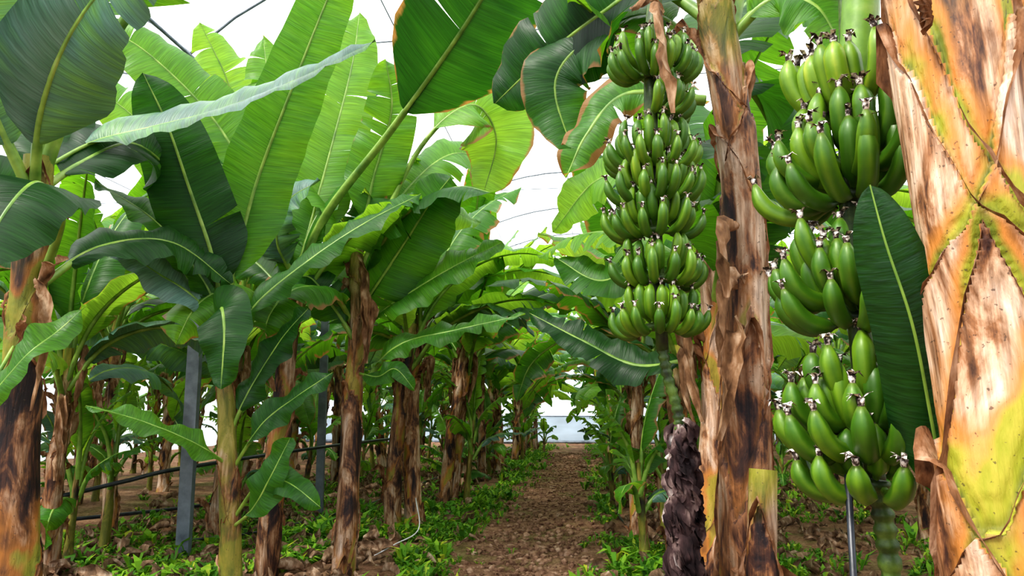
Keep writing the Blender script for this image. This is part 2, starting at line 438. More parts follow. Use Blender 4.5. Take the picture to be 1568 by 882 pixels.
mb=MB();r=random.Random(5)
def weed(x,yy,s):
    z=gh(x,yy)
    for k in range(r.randint(5,9)):
        az=r.random()*6.28;o=V((math.cos(az),math.sin(az),0));sd=V((-o.y,o.x,0));h=s*r.uniform(.5,1.2);w=s*r.uniform(.05,.2)
        p0=V((x,yy,z-.01))+o*s*.1;p1=p0+o*h*.35+V((0,0,h*.7));p2=p0+o*h*.85+V((0,0,h*r.uniform(.5,1.)))
        c=(min(.95,max(0,r.gauss(.55,.22))),0,0,0)
        q=[mb.a(p0-sd*w*.2,c=c),mb.a(p0+sd*w*.2,c=c),mb.a(p1+sd*w,c=c),mb.a(p1-sd*w,c=c),mb.a(p2,c=c)]
        mb.q((q[0],q[1],q[2],q[3]),0);mb.q((q[3],q[2],q[4]),0)
for i in range(30000):
    yy=4.3+20*r.random()**1.6
    u=r.random()
    if u<.40: a=r.gauss(-1.70,.27)
    elif u<.58: a=r.gauss(.55,.24)
    elif u<.74: a=r.gauss(-3.9,.8)
    elif u<.86: a=r.gauss(-2.5,.4);yy=4.3+4.5*r.random()
    else: a=r.uniform(.9,4.)
    x=a+SL*yy
    if noise.noise(V((x*1.2,yy*.9,9)))<-.16: continue
    weed(x,yy,r.uniform(.03,.11)*(1.7 if r.random()<.1 else 1))
mb.obj('weeds',[M_grass],smooth=False)

mb=MB();r=random.Random(11)
for i in range(2000):
    yy=4.2+14*r.random()**1.6
    a=r.choice((r.gauss(-2.1,.45),r.gauss(-4.1,.9),r.gauss(.8,.3),r.gauss(2.4,.8),r.gauss(-3.3,.6)))
    x=a+SL*yy;z=gh(x,yy)+.02;az=r.random()*6.28;l=r.uniform(.06,.28)
    o=V((math.cos(az),math.sin(az),0))
    b=V((x,yy,z))
    dryleaf(mb,[b,b+o*l*.5+V((0,0,r.uniform(.0,.07))),b+o*l+V((0,0,r.uniform(-.01,.06)))],r.uniform(.02,.10),r.random(),mat=0,n=6)
mb.obj('leaf_litter',[M_litter])

# ------------------------------------------------------------------ greenhouse
rot=-math.atan(SL)
def gobj(mb,name,mats,smooth=True):
    o=mb.obj(name,mats,smooth=smooth);o.rotation_euler=(0,0,rot);return o
SP=8.4
X0=-13.;X1=X0+3*SP;Y0,Y1=-3.,26.5
def arch(x):
    u=((x-X0)%SP)/SP
    return 5.4+1.6*math.sin(math.pi*u)**.8
mb=MB();rows=[]
for yy in (Y0,4.,11.,18.,Y1):
    rows.append([mb.a((X0+(X1-X0)*i/84,yy,arch(X0+(X1-X0)*i/84-(1e-6 if i==84 else 0)))) for i in range(85)])
mb.grid(rows,0);gobj(mb,'ceiling',[M_roof])
def wallm(name,a,b):
    mb=MB();rows=[]
    for k in range(9):
        z=5.42*k/8
        rows.append([mb.a((a[0]+(b[0]-a[0])*i/40,a[1]+(b[1]-a[1])*i/40+.03*math.sin(i*2.1+k),z)) for i in range(41)])
    mb.grid(rows,0)
    if name=='wall_back':
        top=rows[-1];r2=[]
        for i in range(41):
            x=a[0]+(b[0]-a[0])*i/40
            r2.append(mb.a((x,a[1],arch(min(x,X1-1e-4)))))
        mb.grid([top,r2],0)
    gobj(mb,name,[M_wall if name=='wall_back' else M_side])
wallm('wall_back',(X0,Y1),(X1,Y1));wallm('wall_left',(X0,Y0),(X0,Y1));wallm('wall_right',(X1,Y0),(X1,Y1))
mb=MB();rows=[]
for z in (-.05,.4,.85,1.0): rows.append([mb.a((X0+.1+(X1-X0-.2)*i/60,Y1-.06-.02*math.sin(i*1.7+z*3),z)) for i in range(61)])
mb.grid(rows,0);tube(mb,[(X0+.1,Y1-.08,1.0),(X1-.1,Y1-.08,1.0)],.02,6,1);tube(mb,[(X0+.1,Y1-.1,.04),(X1-.1,Y1-.1,.04)],.06,6,1)
gobj(mb,'trim_1',[M_skirt,M_steel])
mb=MB()
yy=1.
while yy<26:
    for s in range(3):
        xa=X0+SP*s
        tube(mb,[(xa+SP*i/16,yy,arch(min(xa+SP*i/16,xa+SP-.0001))-.04) for i in range(17)],.018,6)
    yy+=3.
for s in range(4): tube(mb,[(X0+SP*s,Y0+.1,5.34),(X0+SP*s,Y1-.1,5.34)],.022,6)
for s in range(3):
    for k in (2.,4.2,6.4): tube(mb,[(X0+SP*s+k,Y0+.1,arch(X0+SP*s+k)-.07),(X0+SP*s+k,Y1-.1,arch(X0+SP*s+k)-.07)],.010,6)
for k in range(6): tube(mb,[(X0+.1,3.2+k*3.6,4.7),(X1-.1,3.2+k*3.6,4.65)],.006,5)
tube(mb,[(-2.6,6,4.75),(.3,6.1,4.88)],.008,5)
gobj(mb,'greenhouse_frame',[M_steel])
def post(b,t,w=.055):
    mb=MB();b=V(b);t=V(t)
    prof=[(-w,-w*.6),(w,-w*.6),(w,w*.6),(w*.6,w*.6),(w*.6,-w*.3),(-w*.6,-w*.3),(-w*.6,w*.6),(-w,w*.6)]
    rows=[[mb.a((p.x+a,p.y+c,p.z)) for a,c in prof] for p in (b,b.lerp(t,.5),t)]
    mb.grid(rows,0,True);mb.q(tuple(rows[-1]),0)
    mb.obj('steel_post',[M_steel],b,smooth=False)
post((-2.79,6.1,-.03),(-2.86,6.1,3.0));post((-2.25,8.3,-.03),(-2.30,8.3,3.2),.045)
post((-1.0,15.5,-.03),(-1.0,15.5,4.9),.045);post((2.9,12,-.03),(2.9,12,4.9),.045)

def hose(pts,rr):
    mb=MB();tube(mb,cat(pts,60),rr,8);mb.obj('irrigation_hose',[M_hose])
hose([(-4.2,5.3,.50),(-3.67,5.5,.52),(-3.24,5.9,.62),(-2.92,6.25,.70),(-2.19,8.,.79),(-1.6,11,.8)],.018)
hose([(-2.9,6.4,.06),(-2.4,7,.05),(-1.9,8.5,.05),(-1.5,11,.05),(.2,24,.04)],.012)
hose([(1.15,4.4,.03),(1.05,5.6,.035),(1.25,6.5,.04),(1.2,8,.04),(1.6,11,.04),(2.6,20,.04)],.012)
hose([(-6.5,6.0,.10),(-4.5,7.6,.08),(-3.4,9.5,.07),(-2.9,13,.06)],.02)
mb=MB();tube(mb,cat([(-1.15,5.9,.02),(-1.0,6.1,.08),(-.85,6.5,.14),(-.95,7,.35)],20),.006,6);mb.obj('drip_tube',[noise_mat('grey_tube',[(.3,(.4,.4,.42)),(.7,(.6,.6,.62))],10)])

# ------------------------------------------------------------------ background plants
var=[]
for k in range(8):
    mb=MB();r=random.Random(100+k);H=r.uniform(1.7,2.5)
    lean=V((r.uniform(-.28,.28),r.uniform(-.15,.15),0))
    top=V((lean.x,lean.y,H))
    trunk(mb,[(0,0,-.05),tuple(V((0,0,0)).lerp(top,.35)+V((.02,0,0))),tuple(V((0,0,0)).lerp(top,.7)),tuple(top)],r.uniform(.068,.092),.045,200+k,nth=18,dz=.05,sheaths=6,delta=.010,fw=1.2)
    crown(mb,top,11,2.5,300+k)
    skirt(mb,(lean.x*.8,lean.y*.8),H,400+k,5,.07)
    a=r.random()*6.28;s=V((math.cos(a)*.28,math.sin(a)*.28,0));hs=r.uniform(.6,1.2)
    trunk(mb,[tuple(s+V((0,0,-.05))),tuple(s*1.1+V((0,0,hs*.5))),tuple(s*1.2+V((0,0,hs)))],.045,.022,500+k,nth=12,dz=.06,sheaths=3,delta=.006,mat=5,fw=.5)
    crown(mb,s*1.2+V((0,0,hs)),6,1.0,600+k,wd=.26,nseg=14,tb=(.35,.7))
    ob=mb.obj('banana_plant',PM+[M_tr_bg if k%3 else M_tr_mid,M_flap,M_tr_young]);var.append(ob.data);bpy.data.objects.remove(ob)
def place(x,y,s=1.,k=None,rz=None):
    me=var[R.randrange(8) if k is None else k]
    o=bpy.data.objects.new('banana_plant',me);bpy.context.collection.objects.link(o)
    o.location=(x,y,gh(x,y));o.rotation_euler=(R.uniform(-.06,.06),R.uniform(-.06,.06),R.random()*6.28 if rz is None else rz);o.scale=(s,s,s*R.uniform(.92,1.08))
def row(a,y0,y1,step=1.45,s=1.):
    y=y0
    while y<y1:
        place(a+SL*y+R.uniform(-.2,.2),y+R.uniform(-.25,.25),s*R.uniform(.82,1.1));y+=step*R.uniform(.75,1.25)
row(-1.75,8.9,23.5,1.1);row(-4.15,5.3,23.5,1.2);row(-6.5,4.5,23.5,1.3);row(-8.8,5,23,1.5)
row(.62,5.8,23.5,1.15);row(3.0,3.6,23.5,1.3);row(5.4,3.,23,1.5);row(7.8,5,23,1.8)

# ------------------------------------------------------------------ hero plants
C=(.25,-1,.15)
def plant(fn,base,mat):
    mb=MB();fn(mb);mb.obj('banana_plant',PM+[mat,M_flap,M_tr_young],base)
def pA(mb):
    exl=[(1.70,-1.0,.35,.4),(2.2,1.5,.5,.5),(1.15,2.,.5,.2),(.75,-1.2,.4,.3),(2.5,-1.,.3,.5),(.4,1.,.3,.4)]
    trunk(mb,[(-2.27,3.4,-.05),(-2.31,3.4,.3),(-2.39,3.4,.98),(-2.45,3.4,1.85),(-2.44,3.35,2.49)],.108,.068,11,nth=40,dz=.02,explicit=exl,spikes=.7)
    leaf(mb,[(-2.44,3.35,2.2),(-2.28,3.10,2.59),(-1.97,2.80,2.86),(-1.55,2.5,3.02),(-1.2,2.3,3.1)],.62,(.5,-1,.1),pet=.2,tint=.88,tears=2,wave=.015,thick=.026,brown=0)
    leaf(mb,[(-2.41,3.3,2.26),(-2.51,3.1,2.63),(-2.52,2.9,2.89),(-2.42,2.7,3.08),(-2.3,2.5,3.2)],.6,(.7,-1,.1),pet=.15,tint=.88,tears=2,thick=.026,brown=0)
    leaf(mb,[(-2.43,3.35,2.35),(-2.28,3.3,2.79),(-1.99,3.2,3.17),(-1.73,3.1,3.51),(-1.4,3.0,3.9),(-1.0,2.9,4.2)],.6,(.6,-1,-.2),pet=.45,tint=.45,tears=5,thick=.038)
    leaf(mb,[(-2.43,3.35,2.3),(-2.34,3.3,2.9),(-2.2,3.25,3.4),(-2.0,3.2,3.9)],.5,(.6,-1,-.2),pet=.5,tint=.4,tears=3,thick=.038)
    leaf(mb,[(-2.40,3.4,1.85),(-2.2,3.2,2.13),(-2.1,2.9,2.2),(-2.07,2.7,2.02),(-2.10,2.6,1.72)],.46,(.3,-.9,.7),pet=.25,tint=.10,tears=1,fold=.1,brown=0)
    leaf(mb,[(-2.45,3.4,1.6),(-2.33,3.05,1.24),(-2.13,3.0,1.44),(-2.07,3.1,1.56),(-1.99,3.15,1.68)],.2,(.2,-.8,.8),pet=.3,tint=.5,tears=0,thick=.008)
    leaf(mb,[(-2.46,3.4,2.33),(-2.40,3.6,2.55),(-2.3,3.9,2.79),(-2.21,4.2,2.73),(-2.1,4.4,2.5)],.5,(.3,-1,.3),pet=.15,tint=.12,tears=3)
    leaf(mb,[(-2.47,3.4,2.44),(-2.40,3.7,2.72),(-2.1,3.75,2.83),(-1.71,3.7,2.91),(-1.24,3.6,3.04),(-.76,3.5,3.23)],.46,(.1,-.70,.65),pet=.2,tint=.89,tears=0,fold=.4,wave=.012,thick=.010,brown=0)
    leaf(mb,[(-2.44,3.4,1.9),(-2.6,3.5,2.2),(-2.75,3.4,2.35),(-2.9,3.2,2.3)],.5,(.3,-1,.3),pet=.2,tint=.15,tears=3)
    leaf(mb,[(-2.44,3.4,1.8),(-2.3,3.7,2.1),(-2.05,4.0,2.2),(-1.8,4.3,2.0)],.42,(.1,-.8,.6),pet=.2,tint=.2,tears=3)
    leaf(mb,[(-2.44,3.4,2.2),(-2.7,3.7,2.8),(-3.0,3.9,3.3),(-3.2,4.0,3.7)],.6,(.5,-1,.1),pet=.2,tint=.15,tears=3)
    dryleaf(mb,[(-2.36,3.32,1.8),(-2.27,3.3,1.9),(-2.16,3.25,1.93)],.06,4)
    dryleaf(mb,[(-2.36,3.32,1.85),(-2.28,3.3,1.75),(-2.24,3.25,1.5),(-2.26,3.25,1.2)],.05,5)
plant(pA,(-2.27,3.4,0),M_tr_left)
def pC(mb):
    trunk(mb,[(-1.66,4.3,-.05),(-1.67,4.3,.24),(-1.74,4.3,.92),(-1.82,4.35,1.48),(-1.88,4.4,1.87)],.075,.035,21,nth=32,dz=.025,sheaths=5,delta=.006,fw=.5)
    leaf(mb,[(-1.88,4.4,1.8),(-1.81,4.4,2.26),(-1.71,4.4,2.76),(-1.51,4.3,3.27),(-1.25,4.2,3.94),(-1.05,4.1,4.35)],.50,C,pet=.12,tint=.42,tears=0,wave=.02,fold=.15,brown=.05,curl=.1)
    leaf(mb,[(-1.88,4.4,1.8),(-1.94,4.3,2.19),(-2.07,4.2,2.6),(-2.2,4.1,3.0),(-2.33,4.0,3.3)],.52,C,pet=.12,tint=.08,tears=1,wave=.02,fold=.15,curl=.2,brown=0)
    leaf(mb,[(-1.87,4.4,1.72),(-2.01,4.2,1.92),(-2.22,4.1,2.06),(-2.43,4.,2.23)],.32,(.3,-.7,.7),pet=.15,tint=.98,tears=0,brown=0)
    leaf(mb,[(-1.86,4.4,1.72),(-1.98,4.3,2.02),(-2.26,4.2,2.38),(-2.62,4.1,2.62)],.34,(.5,-.6,.7),pet=.15,tint=.3,tears=1)
    leaf(mb,[(-1.84,4.4,1.55),(-1.68,4.4,1.87),(-1.35,4.4,2.17),(-1.0,4.45,2.44),(-.64,4.6,2.7)],.44,(-.35,-.75,.65),pet=.12,tint=.40,tears=1,fold=.3,brown=0)
    leaf(mb,[(-1.80,4.3,1.45),(-1.79,4.15,1.72),(-1.72,4.0,1.80),(-1.65,3.9,1.62),(-1.63,3.86,1.32)],.34,(0,-1,.5),pet=.25,tint=.26,tears=0,fold=.15,brown=0)
    leaf(mb,[(-1.73,4.3,.88),(-1.85,4.1,1.01),(-2.12,4.,1.14),(-2.4,3.9,1.23)],.2,(.2,-.6,.9),pet=.1,tint=.5,tears=0,thick=.01)
    leaf(mb,[(-1.74,4.3,1.08),(-1.64,4.3,1.32),(-1.46,4.3,1.64),(-1.3,4.3,1.84)],.28,(-.4,-.9,.4),pet=.2,tint=.2,tears=0,thick=.012)
    leaf(mb,[(-1.72,4.3,.84),(-1.51,4.2,1.12),(-1.33,4.2,1.27),(-1.10,4.2,1.43)],.22,(-.3,-.9,.5),pet=.2,tint=.3,tears=0,thick=.01)
    leaf(mb,[(-1.70,4.3,.5),(-1.5,4.1,.64),(-1.37,4.0,.83),(-1.27,4.0,1.05)],.24,(-.2,-1,.3),pet=.3,tint=.35,tears=0,thick=.01)
    leaf(mb,[(-1.70,4.3,.54),(-1.46,4.1,.80),(-1.27,4.,.80),(-1.05,3.9,.68)],.2,(-.1,-.8,.6),pet=.3,tint=.35,tears=0,thick=.01)
plant(pC,(-1.66,4.3,0),M_tr_young)
def pD(mb):
    trunk(mb,[(-1.79,5.2,-.3),(-1.77,5.2,.13),(-1.73,5.2,1.15),(-1.70,5.2,1.84),(-1.68,5.2,2.3)],.092,.055,31,nth=32,dz=.03,sheaths=6)
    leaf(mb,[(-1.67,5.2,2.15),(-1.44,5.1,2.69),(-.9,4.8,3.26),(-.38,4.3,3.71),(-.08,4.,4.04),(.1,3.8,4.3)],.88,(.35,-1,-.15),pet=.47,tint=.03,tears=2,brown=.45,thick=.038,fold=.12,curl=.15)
    leaf(mb,[(-1.67,5.2,2.24),(-1.6,5.3,2.75),(-1.5,5.4,3.4),(-1.39,5.5,4.16),(-1.37,5.6,4.72)],.62,C,pet=.12,tint=.62,tears=3)
    leaf(mb,[(-1.67,5.2,2.19),(-1.77,5.0,2.45),(-1.68,4.9,2.73),(-1.41,4.8,2.87)],.42,(-.2,-1,.4),pet=.15,tint=.9,tears=2,brown=0)
    leaf(mb,[(-1.68,5.2,2.1),(-2.0,5.3,2.8),(-2.4,5.2,3.5),(-2.9,5.,4.0),(-3.3,4.9,4.2)],.66,C,pet=.15,tint=.55,tears=5,brown=.3)
    leaf(mb,[(-1.68,5.2,2.1),(-1.9,5.5,3.0),(-2.15,5.7,3.9),(-2.3,5.8,4.6)],.62,C,pet=.15,tint=.6,tears=4)
    leaf(mb,[(-1.68,5.2,2.0),(-2.1,5.4,2.4),(-2.6,5.5,2.6),(-3.0,5.4,2.4)],.5,C,pet=.15,tint=.3,tears=4)
    crown(mb,V((-1.68,5.2,2.15)),5,1.7,77)
    skirt(mb,(-1.7,5.2),2.2,33,4,.08)
plant(pD,(-1.79,5.2,0),M_tr_dark)
def pH(mb):
    trunk(mb,[(-2.85,6.9,-.05),(-2.82,6.9,.8),(-2.78,6.9,1.7),(-2.75,6.9,2.5)],.09,.055,35,nth=24,dz=.04,sheaths=6)
    leaf(mb,[(-2.75,6.9,2.4),(-2.7,6.7,3.4),(-2.8,6.4,4.3),(-3.1,6.2,5.0)],.75,C,pet=.15,tint=.72,tears=6,brown=.3)
    leaf(mb,[(-2.75,6.9,2.4),(-2.4,6.8,3.5),(-2.1,6.6,4.5),(-2.0,6.4,5.1)],.7,C,pet=.15,tint=.74,tears=5,brown=.2)
    leaf(mb,[(-2.75,6.9,2.4),(-3.2,6.8,3.3),(-3.8,6.5,4.1),(-4.4,6.3,4.5)],.7,C,pet=.15,tint=.6,tears=6,brown=.2)
    crown(mb,V((-2.75,6.9,2.4)),9,2.3,91)
    skirt(mb,(-2.78,6.9),2.3,36,4,.08)
plant(pH,(-2.85,6.9,0),M_tr_mid)
def pE(mb):
    trunk(mb,[(-1.25,5.2,-.3),(-1.21,5.2,.13),(-1.22,5.3,1.15),(-1.21,5.3,1.95),(-1.24,5.3,2.45)],.095,.055,41,nth=32,dz=.03,sheaths=6)
    leaf(mb,[(-1.21,5.3,1.95),(-1.06,5.2,2.14),(-.82,5.1,2.48),(-.62,5.,2.76),(-.46,4.9,2.93)],.6,(-.1,-1,.3),pet=.12,tint=.34,tears=1,fold=.12,brown=0)
    leaf(mb,[(-1.19,5.3,1.85),(-.88,5.2,2.04),(-.47,5.1,2.27),(-.07,5.,2.45)],.46,(-.3,-.8,.6),pet=.15,tint=.48,tears=1)
    leaf(mb,[(-1.18,5.3,1.39),(-.87,5.2,1.69),(-.41,5.1,1.80),(.1,5.,1.9)],.3,(-.1,-.6,.8),pet=.15,tint=.5,tears=2)
    leaf(mb,[(-1.24,5.3,2.37),(-1.11,5.2,2.99),(-.96,5.1,3.55),(-1.0,5.,3.94)],.5,C,pet=.2,tint=.5,tears=3,brown=.3)
    leaf(mb,[(-1.22,5.3,2.26),(-.76,5.2,3.26),(-.34,5.2,3.65),(-.13,5.3,3.41),(-.24,5.4,2.94)],.78,(-.3,-1,.3),pet=.35,tint=.66,tears=2,brown=.45)
    leaf(mb,[(-1.21,5.2,1.75),(-1.38,5.2,1.99),(-1.54,5.1,2.2),(-1.68,5.,2.15)],.36,(-.1,-.8,.6),pet=.15,tint=.25,tears=2)
    leaf(mb,[(-1.22,5.3,2.3),(-1.0,5.5,2.8),(-.7,5.8,3.0),(-.3,6.1,2.9)],.5,(-.3,-1,.5),pet=.15,tint=.75,tears=4)
    leaf(mb,[(-1.22,5.3,2.3),(-.95,5.6,3.0),(-.55,5.9,3.5),(-.1,6.2,3.5)],.6,(-.2,-1,.3),pet=.15,tint=.6,tears=4)
    leaf(mb,[(-1.22,5.3,1.5),(-1.0,5.1,1.45),(-.85,5.,1.5),(-.7,4.95,1.35)],.2,(-.1,-.8,.6),pet=.15,tint=.4,tears=0,thick=.01)
    crown(mb,V((-1.23,5.35,2.3)),5,1.8,78)
    for s in range(3): dryleaf(mb,[(-1.19,5.2,2.4-.1*s),(-1.1,5.15,2.2-.1*s),(-1.12+.03*s,5.15,1.9),(-1.1,5.15,1.55)],.07,50+s)
    skirt(mb,(-1.22,5.3),2.3,43,4,.08)
plant(pE,(-1.25,5.2,0),M_tr_dark)
def pF(mb):
    trunk(mb,[(-1.17,7,-.05),(-1.17,7,.75),(-1.08,7.1,1.79),(-1.05,7.1,2.1)],.085,.05,51,nth=24,dz=.04,sheaths=6)
    crown(mb,V((-1.05,7.1,2.05)),11,2.5,79);skirt(mb,(-1.08,7.1),2.0,55,4,.08)
plant(pF,(-1.17,7,0),M_tr_dark)
def pF2(mb):
    trunk(mb,[(-.98,7.15,-.05),(-1.05,7.2,1.39),(-.99,7.2,1.94),(-.97,7.2,2.2)],.085,.05,52,nth=24,dz=.04,sheaths=6)
    crown(mb,V((-.97,7.2,2.15)),9,2.3,80);skirt(mb,(-1.0,7.2),2.0,56,4,.08)
plant(pF2,(-.98,7.15,0),M_tr_bg)
def pG(mb):
    trunk(mb,[(-.79,8.9,-.05),(-.70,8.9,.78),(-.59,8.9,1.86),(-.57,8.9,2.1)],.09,.05,53,nth=24,dz=.04,sheaths=6)
    crown(mb,V((-.57,8.9,2.05)),11,2.6,81);skirt(mb,(-.62,8.9),2.0,57,4,.08)
plant(pG,(-.79,8.9,0),M_tr_bg)
# right row
def pM(mb):
    trunk(mb,[(.81,2.6,-.05),(.83,2.6,.44),(.88,2.6,1.27),(.91,2.6,2.04),(.88,2.6,2.51),(.84,2.6,2.89),(.80,2.6,3.26)],.098,.058,61,nth=64,dz=.012,sheaths=10,delta=.012,fw=1.,slope=(.5,.9))
    leaf(mb,[(.86,2.65,2.83),(.66,2.9,3.16),(.46,3.2,3.21),(.17,3.5,3.12),(-.1,3.7,2.95)],.72,(-.2,-1,-.1),pet=.12,tint=.06,tears=2,brown=.35,thick=.028)
    leaf(mb,[(.88,2.7,2.65),(.68,3.,3.08),(.40,3.3,3.12),(.23,3.4,2.92),(.33,3.4,2.5)],.5,(-.1,-1,.3),pet=.2,tint=.34,tears=2,brown=.45)
    leaf(mb,[(.85,2.8,2.55),(.52,2.9,2.62),(.34,2.9,2.43),(.24,2.9,2.22)],.26,(-.3,-1,.3),pet=.2,tint=.55,tears=1,brown=.8)
    leaf(mb,[(.88,2.6,2.7),(1.04,2.5,2.83),(1.17,2.4,2.74),(1.28,2.4,2.5)],.36,(0,-1,.2),pet=.2,tint=.55,tears=1)
    leaf(mb,[(.88,2.62,2.5),(1.0,2.7,3.0),(1.15,2.7,3.4),(1.3,2.7,3.8)],.5,(0,-1,-.2),pet=.45,tint=.5,tears=2,thick=.038)
    leaf(mb,[(.88,2.65,2.5),(.97,2.9,3.2),(1.0,3.1,3.8)],.5,(0,-1,-.2),pet=.45,tint=.5,tears=2,thick=.038)
    leaf(mb,[(.9,2.8,2.5),(1.2,3.2,2.8),(1.5,3.6,2.6),(1.6,3.8,2.2)],.5,(-.3,-1,.3),pet=.2,tint=.15,tears=3)
    leaf(mb,[(.9,2.8,2.2),(1.05,3.1,2.4),(1.2,3.3,2.2),(1.3,3.4,1.8)],.4,(-.3,-1,.3),pet=.2,tint=.2,tears=3)
    leaf(mb,[(.9,2.8,2.5),(1.1,3.2,3.1),(1.4,3.5,3.5),(1.9,3.8,3.6)],.6,(-.3,-1,.1),pet=.2,tint=.3,tears=3)
    trunk(mb,[(.85,2.42,-.05),(.84,2.42,.66),(.87,2.44,1.0)],.058,.048,62,nth=32,dz=.015,sheaths=3,delta=.01,fw=1.2)
    for s in range(3): dryleaf(mb,[(.86,2.50,1.9-.2*s),(.80,2.44,1.85-.2*s),(.77-.03*s,2.42,1.6-.25*s)],.07,90+s)
plant(pM,(.81,2.6,0),M_tr_mid)
def pN(mb):
    trunk(mb,[(1.08,4,-.05),(1.10,4,.58),(1.18,4,1.31),(1.19,4,1.96),(1.19,4,2.3)],.09,.06,63,nth=32,dz=.03,sheaths=6)
    leaf(mb,[(1.19,4,1.92),(.89,4.2,2.13),(.58,4.4,2.04),(.30,4.6,2.24)],.42,(-.2,-1,.5),pet=.15,tint=.4,tears=3)
    leaf(mb,[(1.17,4,1.54),(.8,4.3,1.48),(.46,4.5,1.66),(.12,4.7,1.87)],.32,(-.2,-.9,.6),pet=.15,tint=.15,tears=2)
    leaf(mb,[(1.19,4,2.2),(.9,4.3,2.7),(.6,4.6,2.8),(.3,4.9,2.5)],.5,(-.2,-.9,.5),pet=.15,tint=.65,tears=3)
    crown(mb,V((1.19,4,2.2)),7,2.0,83);skirt(mb,(1.18,4),2.2,58,4,.09)
plant(pN,(1.08,4,0),M_tr_bg)
def pT(mb):
    ex=[(1.46,-2.08,1.3,.55),(2.18,-3.4,1.0,.8),(1.93,-3.5,.75,.7),(1.90,-.85,.8,.85),(1.02,-3.5,.5,.75),(1.22,-.8,.6,.4),(.5,2.0,.5,.5),(2.45,-2.2,.9,.6)]
    trunk(mb,[(.95,1.4,-.05),(.97,1.4,.6),(.985,1.4,.89),(.99,1.4,1.37),(.98,1.4,1.65),(1.0,1.42,2.12),(1.03,1.45,2.4),(1.05,1.46,2.7)],.125,.088,71,nth=120,dz=.007,delta=.016,fw=1.15,explicit=ex,spikes=0)
    trunk(mb,[(1.02,1.42,1.55),(1.07,1.42,1.8),(1.2,1.42,2.18),(1.3,1.42,2.5)],.075,.055,72,nth=48,dz=.012,sheaths=3,delta=.008,fw=.8)
    for s in range(5):
        dryleaf(mb,[(.885,1.34,1.99+.01*s),(.868,1.31,2.01+.012*s),(.845-.006*s,1.29,2.0+.016*s)],.018,33+s,mat=4,n=7)
    leaf(mb,[(1.05,1.5,2.6),(1.3,1.9,3.0),(1.5,2.3,3.1),(1.6,2.6,3.0)],.5,(0,-1,.3),pet=.3,tint=.3,tears=3)
plant(pT,(.95,1.4,0),M_tr_hero)
mb=MB()
leaf(mb,[(.95,1.55,.98),(.905,1.50,1.18),(.85,1.44,1.38),(.80,1.42,1.55),(.772,1.41,1.68)],.19,(-.55,-1,.1),pet=.05,tint=.12,tears=0,fold=.35,wave=.004,n=36,m=6,thick=.005,brown=0,curl=.5)
mb.obj('young_leaf',PM,(.95,1.55,.98))

# ------------------------------------------------------------------ banana bunches
def finger(mb,A,o,L,rr,a0,a1,side,seed,tone):
    r=random.Random(seed);n=15;P=[V(A)];up=V((0,0,1))
    for i in range(n):
        t=i/(n-1);e=a0+(a1-a0)*min(1,t*1.1)**1.15
        d=o*math.cos(e)+up*math.sin(e)+side*.16*math.sin(t*3)
        P.append(P[-1]+d.normalized()*L/n)
    T=tangs(P);rows=[];ns=10
    for i,p in enumerate(P):
        t=i/n
        if t<.14: k=.36+.1*t/.14
        elif t<.32: k=.46+.54*math.sin((t-.14)/.18*math.pi/2)
        elif t<.76: k=1.
        else: k=1-.70*((t-.76)/.24)**1.7
        S=T[i].cross(o.cross(up)).normalized();N=S.cross(T[i])
        row=[]
        for j in range(ns):
            a=2*math.pi*j/ns;f=rr*k*(1+.07*math.cos(5*a))
            row.append(mb.a(p+S*math.cos(a)*f+N*math.sin(a)*f,(j/ns,t),(t,tone+(.13 if j%2==0 else -.06),0,0)))
        rows.append(row)
    mb.grid(rows,0,True);mb.q(tuple(rows[-1]),0)
    tip=P[-1];d=T[-1];s=rr/.02
    tube(mb,[tip-d*.002,tip+d*.007*s,tip+d*.014*s],lambda t:(.0055+.002*t)*s,6,1)
    X=d.cross(V((.3,.5,.1))).normalized();Y=d.cross(X);s*=1.3
    for k in range(6):
        a=r.random()*6.28;D=X*math.cos(a)+Y*math.sin(a);W=d.cross(D);b=tip+d*.009*s
        q=[mb.a(b-W*.003*s),mb.a(b+W*.003*s),mb.a(b+D*.010*s+d*.008*s+W*.004*s),mb.a(b+D*.010*s+d*.008*s-W*.004*s),mb.a(b+D*.018*s+d*r.uniform(-.002,.012)*s)]
        mb.q((q[0],q[1],q[2],q[3]),1);mb.q((q[3],q[2],q[4]),1)
def hand(mb,c,az,arc,n,L,rr,seed,r0=.03,tone=.45,lo=-.25,hi=1.35):
    r=random.Random(seed)
    for row_ in (0,1):
        m=n//2
        for i in range(m):
            a=az+arc*(-1+2*(i+.5*row_*.9)/(m-.5))+r.uniform(-.08,.08)
            o=V((math.cos(a),math.sin(a),0));sd=V((-o.y,o.x,0))
            A=V(c)+o*r0+V((0,0,.022 if row_ else -.006))
            l=L*r.uniform(.86,1.10)*(.90 if row_ else 1.)
            rel=(i/(m-1)-.5)*2
            if row_: finger(mb,A,o,l,rr*r.uniform(.9,1.05),.45+r.uniform(-.15,.15),hi+.2+r.uniform(-.2,.2),sd*(rel*-.5+r.uniform(-.45,.45)),r.random(),tone+r.uniform(-.1,.2))
            else: finger(mb,A,o,l,rr*r.uniform(.9,1.05),lo+r.uniform(-.2,.12),hi+r.uniform(-.3,.2),sd*(rel*-.5+r.uniform(-.45,.45)),r.random(),tone+r.uniform(-.14,.14))
    pts=[]
    for i in range(13):
        a=az+arc*1.02*(-1+2*i/12);pts.append(V(c)+V((math.cos(a),math.sin(a),0))*(r0*.9)+V((0,0,.004)))
    tube(mb,pts,lambda t:.018*(.5+.5*math.sin(math.pi*t)),7,2,ref=V((0,0,1)))
mb=MB()
S2=[(.83,2.6,3.0),(.70,2.52,3.08),(.60,2.48,2.95),(.55,2.45,2.68),(.53,2.45,2.3),(.53,2.45,1.99),(.54,2.45,1.41)]
